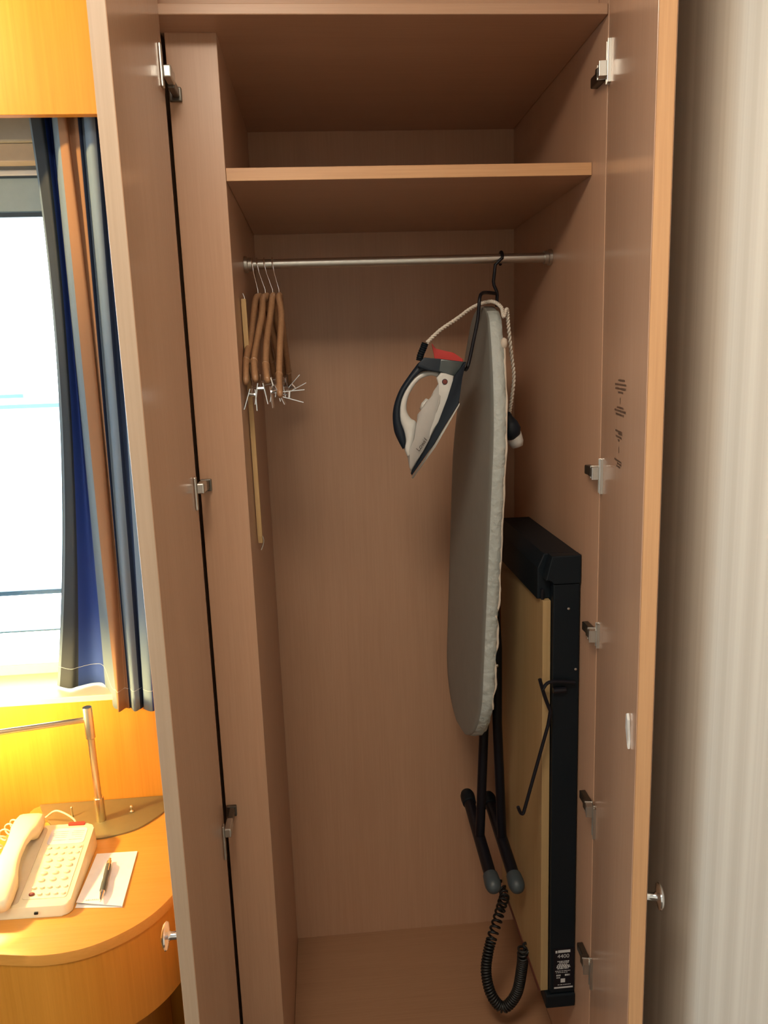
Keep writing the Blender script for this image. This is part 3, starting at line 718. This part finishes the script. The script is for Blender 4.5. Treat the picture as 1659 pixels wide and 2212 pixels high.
text_mesh('lettering', '4400', .0135, frame((.612, LY-.0008, .3375), (1, 0, 0), (0, 0, 1)), M_WHITEPR, fs)
# curled cable
c1 = spline([Vector((.5735, .215, .236)), atY(1131, 2046, .215), atY(1128, 2085, .225), atY(1116, 2145, .235), atY(1088, 2176, .24), atY(1062, 2150, .25), atY(1050, 2100, .27), atY(1056, 2050, .29), atY(1072, 1995, .33), atY(1084, 1955, .37), atY(1090, 1930, .41), atY(1078, 1905, .46), atY(1066, 1885, .52)], 40)
L = [0.0]
for a, b in zip(c1, c1[1:]): L.append(L[-1]+(b-a).length)
bm = bmesh.new(); prev = None; pts = []; ang = 0.0; n = len(c1)
N = 1500; li = 0
for i in range(N):
    s = L[-1]*i/(N-1)
    while li < n-2 and L[li+1] < s: li += 1
    f = (s-L[li])/max(1e-9, L[li+1]-L[li]); p = c1[li].lerp(c1[li+1], f)
    t = (c1[min(li+1, n-1)]-c1[li]).normalized()
    u = t.orthogonal().normalized() if prev is None else (prev-t*prev.dot(t)).normalized(); prev = u; v = t.cross(u)
    q = s/L[-1]
    pitch = .0066 if .10 < q < .62 else (.0145 if q < .84 else .030)
    R = .0108
    if q < .03: R *= q/.03
    if q > .84: R *= max(0, (1-q)/.16)
    ang += 2*math.pi*(L[-1]/(N-1))/pitch
    pts.append(p+R*(math.cos(ang)*u+math.sin(ang)*v))
add_tube(bm, pts, .0031, 5); obj('power_cord', bm, M_CABLE, tp, smooth=True, label='black curled power cable')

# ------------------------------------------------------------------ bedside table
TZ = .600
outl = spline([Vector((x, y, 0)) for x, y in ((-.486, -.076), (-.40, -.0875), (-.322, -.074), (-.249, -.026), (-.203, .042), (-.180, .13), (-.176, .24), (-.180, .34), (-.190, .419), (-.30, .4192), (-.42, .4192), (-.585, .4192), (-.600, .335), (-.645, .270), (-.680, .18), (-.678, .07), (-.635, -.010), (-.565, -.056))], 6, closed=True)
outl = [(p.x, min(p.y, .4192)) for p in outl]
cx_ = sum(p[0] for p in outl)/len(outl); cy_ = sum(p[1] for p in outl)/len(outl)
st = thing('bedside_table', 'rounded beech bedside table under the window carrying the phone', 'table', (cx_, cy_, FLOOR))
bm = bmesh.new(); add_plate(bm, outl, TZ-.022, TZ, .0015); obj('table_top', bm, M_TABLE, st, auto=30)
bm = bmesh.new(); add_plate(bm, [(cx_+(x-cx_)*.988, min(cy_+(y-cy_)*.988, .418)) for x, y in outl], TZ-.205, TZ-.0225); obj('apron', bm, M_PANEL, st, auto=30)
bm = bmesh.new(); add_plate(bm, [(cx_+(x-cx_)*.45, cy_+.10+(y-cy_)*.45) for x, y in outl], FLOOR, TZ-.2055); obj('pedestal', bm, M_PANEL, st, auto=30)

# telephone
PZ0, PZ1, PL = .621, .648, .234
pb = Vector((-.390, .016, TZ)); pax = Vector((-1, .03, 0)).normalized(); pay = Vector((-.05, 1, 0)).normalized()
PWD = .172
def ph(a, b, h):                                             # a: leftwards from the right edge, b: away from the front, h above the top face
    p = pb+pax*a+pay*b; return Vector((p.x, p.y, PZ0+(PZ1-PZ0)*b/PL+h))
def phb(a, b, z): p = pb+pax*a+pay*b; return Vector((p.x, p.y, z))
tel = thing('telephone', 'cream desk telephone with many buttons on the bedside table', 'telephone', tuple(pb))
def rrect(a0, a1, b0, b1, r, n=5):
    o = []
    for (ca, cb, s) in ((a1-r, b1-r, 0), (a0+r, b1-r, 90), (a0+r, b0+r, 180), (a1-r, b0+r, 270)):
        for k in range(n+1):
            t = math.radians(s+90*k/n); o.append((ca+r*math.cos(t), cb+r*math.sin(t)))
    return o
bm = bmesh.new(); R_ = rrect(0, PWD, 0, PL, .016)
add_slab(bm, [ph(a, b, 0) for a, b in R_], [phb(PWD/2+(a-PWD/2)*1.03, b if b > .02 else b-.004, TZ+.0006) for a, b in R_], .003, 3); tb = obj('base', bm, M_CREAM, tel, auto=35)
bm = bmesh.new(); R_ = rrect(.010, .096, .020, .168, .006)
add_slab(bm, [ph(a, b, .0012) for a, b in R_], [ph(a, b, -.002) for a, b in R_], .0006); obj('keypad_plate', bm, M_CREAM, tb)
bm = bmesh.new(); R_ = rrect(.012, .090, .171, .220, .008)
add_slab(bm, [ph(a, b, .0010) for a, b in R_], [ph(a, b, -.002) for a, b in R_], .0005); cd = obj('card_window', bm, M_CARD, tb)
bm = bmesh.new(); random.seed(5)
for bb in (.208, .202, .196, .190, .182):
    for a0, a1 in ((.018, .046), (.052, .084)):
        w = random.uniform(.55, 1.0)
        bm.faces.new([bm.verts.new(ph(a, b, .0013)) for a, b in ((a0, bb), (a0+(a1-a0)*w, bb), (a0+(a1-a0)*w, bb+.0016), (a0, bb+.0016))])
obj('card_print', bm, M_INKG, cd)
# cradle well for the handset
bm = bmesh.new(); R_ = rrect(.100, .168, .008, .227, .010)
add_slab(bm, [ph(a, b, .0014) for a, b in R_], [ph(a, b, -.003) for a, b in R_], .0008); obj('cradle', bm, M_CREAMD, tb)
bm = bmesh.new(); R_ = rrect(.022, .058, .2355, .244, .002)
add_slab(bm, [ph(a, b-.008, .0035) for a, b in R_], [ph(a, b-.008, -.004) for a, b in R_], .0008); obj('message_light', bm, M_RED, tel, label='red message lamp')
bm = bmesh.new(); q = phb(.062, -.0042, TZ+.010); add_box(bm, q.x-.0035, q.x+.0035, q.y-.0008, q.y+.003, q.z-.002, q.z+.002); obj('jack', bm, M_BLACK, tel)
# buttons
def top_px(px, py):
    d = ray(px, py); a, b, c = ph(0, 0, 0), ph(.1, 0, 0), ph(0, .2, 0); nn = (b-a).cross(c-a).normalized()
    return c_o+d*((a-c_o).dot(nn)/d.dot(nn))
nn = (ph(.1, 0, 0)-ph(0, 0, 0)).cross(ph(0, .2, 0)-ph(0, 0, 0)).normalized()
if nn.z < 0: nn = -nn
def btn_mesh(r, h, sx=1.35):
    bm = bmesh.new(); add_lathe(bm, [(r, 0), (r, h*.7), (r*.85, h), (0, h*1.05)], (0, 0, 0), (0, 0, 1), 14)
    bmesh.ops.scale(bm, vec=(sx, 1, 1), verts=bm.verts); bmesh.ops.recalc_face_normals(bm, faces=bm.faces)
    return bm
def to_mesh(name, bm, m):
    me = bpy.data.meshes.new(name); bm.to_mesh(me); bm.free(); me.materials.append(m)
    for p in me.polygons: p.use_smooth = True
    me.set_sharp_from_angle(angle=math.radians(50)); return me
ms, mbig, mred = to_mesh('button_small', btn_mesh(.0036, .0032), M_CREAM), to_mesh('button_large', btn_mesh(.0050, .0036), M_CREAM), to_mesh('button_maroon', btn_mesh(.0042, .0034), M_MAROON)
bq = frame((0, 0, 0), pax*-1, pay).to_3x3().to_quaternion()
rowsb = [((775, 688), (1240, 660), 5, ms), ((742, 783), (1205, 748), 5, ms), ((765, 880), (1115, 850), 3, mbig), ((727, 980), (1080, 945), 3, mbig), ((690, 1082), (1042, 1048), 3, mbig), ((650, 1187), (1005, 1152), 3, mbig), ((538, 1312), (1022, 1275), 5, ms), ((497, 1410), (985, 1385), 5, ms)]
for ri, (a, b, n, me) in enumerate(rowsb):
    for k in range(n):
        f = k/(n-1); x = a[0]+(b[0]-a[0])*f; y = a[1]+(b[1]-a[1])*f-10
        p = top_px(x*230/1659, 1740+y*230/1659)
        o = bpy.data.objects.new('button', mred if (ri == 7 and k == 0) else me); C.objects.link(o); o.parent = tel
        o.location = p+nn*.0010-Vector(pb); o.rotation_mode = 'QUATERNION'; o.rotation_quaternion = bq; ORG[o.name] = Vector(pb)
# handset
bm = bmesh.new(); secs = []
for b, a, wd, hb, ht in ((-.018, .136, .024, .006, .026), (-.010, .136, .0295, .002, .034), (.012, .136, .031, .001, .040), (.045, .136, .030, .003, .044), (.070, .136, .024, .020, .046), (.10, .136, .0205, .026, .047), (.14, .136, .0205, .026, .046), (.170, .136, .0240, .020, .045), (.192, .136, .0300, .004, .043), (.222, .136, .031, .002, .039), (.243, .136, .0295, .003, .033), (.252, .136, .024, .008, .025)):
    row = []; b *= .955
    for k in range(16):
        t = 2*math.pi*k/16; cs, sn = math.cos(t), math.sin(t)
        ca = math.copysign(abs(cs)**.55, cs); sa = math.copysign(abs(sn)**.6, sn)
        row.append(bm.verts.new(ph(a+wd*ca, b, (hb+ht)/2+(ht-hb)/2*sa)))
    secs.append(row)
for A, B in zip(secs, secs[1:]):
    for k in range(16): bm.faces.new((A[k], A[(k+1) % 16], B[(k+1) % 16], B[k]))
bm.faces.new(secs[0]); bm.faces.new(secs[-1])
obj('handset', bm, M_CREAM, tel, smooth=True)
# curled handset cord left of the handset and the plain cords
ax = spline([ph(.170, .235, .012), ph(.186, .20, .010), ph(.192, .14, .004), ph(.192, .08, .002), ph(.192, .04, .0), ph(.180, -.01, -.002)], 30)
pts = []; prev = None
for i in range(len(ax)*6-6):
    f = i/6; k = int(f); p = ax[min(k, len(ax)-1)].lerp(ax[min(k+1, len(ax)-1)], f-k)
    t = (ax[min(k+1, len(ax)-1)]-ax[max(k-1, 0)]).normalized()
    u = t.orthogonal().normalized() if prev is None else (prev-t*prev.dot(t)).normalized(); prev = u; v = t.cross(u)
    a = i*2*math.pi*.0155; pts.append(p+.0105*(math.cos(a)*u+math.sin(a)*v))
mz = min(p.z for p in pts)
if mz < TZ+.003: pts = [p+Vector((0, 0, max(0, TZ+.003-mz))) for p in pts]
bm = bmesh.new(); add_tube(bm, pts, .0019, 6); obj('curled_cord', bm, M_CREAM, tel, smooth=True)
tube('handset_cord', spline([ph(.140, -.016, .012), phb(.146, -.03, TZ+.012), phb(.156, -.045, TZ+.003), phb(.20, -.055, TZ+.003)], 6), .0019, M_CREAM, tel, seg=8)
tube('line_cord', spline([atZ(55, 1790, .604), atZ(95, 1768, .612), atY(118, 1752, .315), atY(140, 1757, .30), atY(162, 1773, .285), phb(.052, .244, .628)], 6), .0021, M_CREAM, tel, seg=8)

# leaflet and pen
LF = [Vector((-.390, .202)), Vector((-.303, .200)), Vector((-.292, .023)), Vector((-.385, .033))]
lt = thing('leaflet', 'folded white leaflet lying under the pen beside the telephone', 'leaflet', (-.34, .11, TZ))
for i, (nm, z, dx) in enumerate((('lower_leaf', TZ+.0006, (0, 0)), ('upper_leaf', TZ+.0022, (0, .008)))):
    bm = bmesh.new(); NX = 10; rows_ = []
    for j in range(NX+1):
        t = j/NX; l = LF[0].lerp(LF[3], t); r = LF[1].lerp(LF[2], t); lift = (.004*t*t if i else 0)
        rows_.append([bm.verts.new((l.x+dx[0]*t, l.y+(dx[1]*t if i else 0), z+lift)), bm.verts.new((r.x, r.y, z+lift*.25))])
    fs_ = [bm.faces.new((A[0], A[1], B[1], B[0])) for A, B in zip(rows_, rows_[1:])]
    r = bmesh.ops.extrude_face_region(bm, geom=fs_)
    bmesh.ops.translate(bm, vec=(0, 0, .0005), verts=[e for e in r['geom'] if isinstance(e, bmesh.types.BMVert)])
    lo = obj(nm, bm, M_PAPER, lt)
bm = bmesh.new(); x = -.368; random.seed(2)
while x < -.340:
    w = random.uniform(.001, .003); bm.faces.new([bm.verts.new((xx, yy, TZ+.0064)) for xx, yy in ((x, .0445), (x+w, .0445), (x+w, .0470), (x, .0470))]); x += w+.0011
obj('small_print', bm, M_INKG, lo)
pe0, pe1 = Vector((-.352, .167, TZ+.0105)), Vector((-.335, .029, TZ+.0125)); d = (pe1-pe0); LN = d.length; dd = d.normalized()
pen = thing('pen', 'grey and silver ballpoint pen lying on the white leaflet', 'pen', tuple(pe0))
def pl_(a, b, prof, m, nm, parent):
    bm = bmesh.new(); add_lathe(bm, [(r*1.2, h) for r, h in prof], pe0, dd, 16); return obj(nm, bm, m, parent, auto=40)
bar = pl_(0, 0, [(.0042, .022), (.0050, .026), (.0050, .055), (.0044, .065), (.0052, .080), (.0052, .104), (.0045, .108)], M_PENG, 'grip', pen)
pl_(0, 0, [(.0044, .1085), (.0040, .115), (.0018, .133), (.0007, .138), (0, .139)], M_CHROME, 'tip', pen)
pl_(0, 0, [(.0046, .0215), (.0046, .010), (.0028, .0095), (.0028, 0), (0, -.0005)], M_CHROME, 'push_button', pen)
tube('clip', [pe0+dd*.012+Vector((.002, 0, .0055)), pe0+dd*.02+Vector((.0032, 0, .0068)), pe0+dd*.048+Vector((.0030, 0, .0060))], .0011, M_CHROME, pen, seg=6)

# ------------------------------------------------------------------ desk lamp
lb = Vector((-.415, .330, TZ))
la = thing('desk_lamp', 'satin nickel swing arm lamp on a brass plate at the table back', 'lamp', tuple(lb))
arc = [(-.585, .4180), (-.560, .372), (-.53, .330), (-.490, .292), (-.45, .268), (-.41, .258), (-.365, .266), (-.32, .288), (-.285, .330), (-.262, .375), (-.252, .4180)]
ao = [(p.x, min(p.y, .4185)) for p in spline([Vector((x, y, 0)) for x, y in arc], 5)]
bm = bmesh.new(); add_plate(bm, ao, TZ+.0002, TZ+.0042, .0006); obj('base_plate', bm, M_BASE, la, auto=30)
bm = bmesh.new(); add_lathe(bm, [(.0110, .0042), (.0110, .062), (.0100, .063), (.0085, .063)], lb, (0, 0, 1), 24); obj('lower_collar', bm, M_NICKEL, la, auto=30)
bm = bmesh.new(); add_lathe(bm, [(.0080, .063), (.0080, .215)], lb, (-.012, 0, 1), 24); obj('post', bm, M_NICKEL, la, auto=30)
bm = bmesh.new(); add_lathe(bm, [(.0088, .210), (.0108, .212), (.0108, .285), (.0100, .2865), (0, .2865)], lb, (-.012, 0, 1), 24); obj('top_collar', bm, M_NICKEL, la, auto=30)
am0 = lb+Vector((-.012, 0, .256)); am1 = Vector((-.720, .165, .902))
tube('arm', [am0, am1], .0062, M_NICKEL, la, seg=16)
bm = bmesh.new(); add_lathe(bm, [(.009, -.03), (.009, .02), (.006, .025)], am1+Vector((-.004, 0, 0)), (0, 0, 1), 16); obj('lamp_holder', bm, M_NICKEL, la, auto=30)
sc_ = am1+Vector((-.004, -.0, .012)); 
bm = bmesh.new(); add_lathe(bm, [(.0, 0), (.018, .01), (.024, .03), (.016, .05), (0, .058)], sc_+Vector((0, 0, -.010)), (0, 0, 1), 16)
obj('bulb', bm, mat('lamp_bulb', (1, .9, .7), .4, emit=(1, .66, .22), estr=1150), la, smooth=True)
bm = bmesh.new(); bmr = [(.105, -.035), (.070, .115)]
prof = [(.095, .030), (.050, .120), (.0485, .120), (.0935, .030)]
q = []
for r, h in prof[:4]: q.append([bm.verts.new(sc_+Vector((r*math.cos(2*math.pi*k/32), r*math.sin(2*math.pi*k/32), h))) for k in range(32)])
for A, B in zip(q, q[1:]+q[:1]):
    for k in range(32): bm.faces.new((A[k], A[(k+1) % 32], B[(k+1) % 32], B[k]))
obj('shade', bm, M_SHADE, la, auto=40)
bm = bmesh.new(); add_lathe(bm, [(.005, .004), (.005, .007), (.0025, .008), (.0025, .013), (.0042, .016), (.0030, .020), (0, .021)], atZ(285, 1757, TZ).lerp(atZ(285, 1757, TZ), 1), (0, 0, 1), 14); obj('switch', bm, M_NICKEL, la, smooth=True)
bm = bmesh.new(); add_lathe(bm, [(.003, .004), (.0020, .010), (.0022, .024), (.0032, .028), (0, .031)], atZ(157, 1766, TZ+.002)-Vector((0, 0, .002)), (0, 0, 1), 12); obj('toggle', bm, M_NICKEL, la, smooth=True)

# ------------------------------------------------------------------ spotlight added out of view to brighten the pelmet
sp0 = Vector((-.86, -.16, CEIL_Z)); aim = (Vector((-.62, .335, 2.42))-(sp0-Vector((0, 0, .10)))).normalized()
fp = thing('added_spotlight', 'small added nickel spotlight out of view aimed at the pelmet', 'lamp', tuple(sp0))
bm = bmesh.new(); add_lathe(bm, [(0, 0), (.05, 0), (.05, -.012), (.012, -.02), (.010, -.085), (0, -.085)], sp0-Vector((0, 0, .0005)), seg=24); obj('mount', bm, M_NICKEL, fp, auto=30)
bm = bmesh.new(); add_lathe(bm, [(0, -.05), (.03, -.045), (.038, .0), (.040, .035), (.037, .035), (.034, .0), (.026, -.035), (0, -.04)], sp0-Vector((0, 0, .10)), aim, 24); obj('head', bm, M_NICKEL, fp, auto=40)
sl_ = bpy.data.lights.new('added_spotlight_light', 'SPOT'); sl_.energy = 46; sl_.color = (1, .64, .24); sl_.spot_size = math.radians(100); sl_.spot_blend = .5; sl_.shadow_soft_size = .03
so = bpy.data.objects.new('added_spotlight_light', sl_); C.objects.link(so); so.location = sp0-Vector((0, 0, .10))+aim*.042
so.rotation_mode = 'QUATERNION'; so.rotation_quaternion = Vector((0, 0, -1)).rotation_difference(aim)

# ------------------------------------------------------------------ curtain
NAVY, BLUE, PALE, TAN, GREY = (.026, .045, .10), (.038, .08, .32), (.20, .27, .34), (.34, .19, .11), (.20, .28, .38)
OLIVE = (.045, .055, .07)
cols_ = [  # px at y 250, 1000, 1450; depth; lower edge z; colour of the strip to the right
    ((62, 133, 127), .485, .882, PALE), ((66, 138, 133), .478, .882, OLIVE), ((86, 152, 152), .452, .882, OLIVE), ((94, 160, 168), .462, .882, BLUE), ((107, 178, 205), .490, .881, BLUE), ((112, 184, 226), .470, .880, PALE),
    ((119, 191, 236), .412, .846, PALE), ((124, 200, 246), .398, .845, TAN), ((140, 222, 254), .392, .844, TAN), ((145, 228, 266), .408, .844, TAN), ((167, 234, 272), .400, .843, NAVY),
    ((176, 240, 277), .412, .843, GREY), ((190, 250, 286), .395, .842, GREY), ((204, 262, 296), .398, .842, NAVY), ((211, 272, 306), .412, .841, NAVY), ((219, 279, 308), .405, .841, GREY), ((236, 297, 326), .392, .840, BLUE), ((256, 316, 345), .410, .840, BLUE), ((280, 338, 366), .400, .840, TAN), ((300, 356, 384), .408, .840, NAVY)]
K = len(cols_); ZTOP = 2.28; SUB = 5; NZC = 40
def col_pts(i):
    pxs, Y, zb, c = cols_[i]
    P = [atY(px, py, Y) for px, py in zip(pxs, (250, 1000, 1450))]
    (z0, x0), (z1, x1), (z2, x2) = [(p.z, p.x) for p in P]
    def X(z):
        z_ = max(min(z, 2.2), .80)
        return x0*(z_-z1)*(z_-z2)/((z0-z1)*(z0-z2))+x1*(z_-z0)*(z_-z2)/((z1-z0)*(z1-z2))+x2*(z_-z0)*(z_-z1)/((z2-z0)*(z2-z1))
    out_ = []
    for j in range(NZC+1):
        t = j/NZC; z = ZTOP+(zb-ZTOP)*t; out_.append(Vector((X(z), Y+.006*math.sin(z*4+i*1.7)*(t), z)))
    return out_
CP = [col_pts(i) for i in range(K)]
bm = bmesh.new(); lay = bm.loops.layers.float_color.new('stripe'); V = []; CI = []
for j in range(NZC+1):
    row = spline([CP[i][j] for i in range(K)], SUB); V.append([bm.verts.new(p) for p in row])
nu = len(V[0])
for j in range(NZC):
    for k in range(nu-1):
        f = bm.faces.new((V[j][k], V[j][k+1], V[j+1][k+1], V[j+1][k])); c = cols_[min(k//SUB, K-1)][3]
        for lp in f.loops: lp[lay] = (*c, 1)
ct = thing('curtain', 'long blue tan and grey striped curtain beside the bright window', 'curtain', (-.40, .43, .85))
stitch = [v.co.copy()+Vector((0, -.0016, 0)) for v in V[NZC-2]]
st2 = [v.co.copy()+Vector((0, -.0016, 0)) for v in V[NZC-1]]
hem = [a.lerp(b, .6) for a, b in zip(stitch, st2)]
cc = obj('cloth', bm, M_CLOTH, ct, smooth=True)
sm = cc.modifiers.new('thickness', 'SOLIDIFY'); sm.thickness = .0016; sm.offset = 0
tube('hem_stitching', hem, .0005, M_STITCH, cc, seg=4)
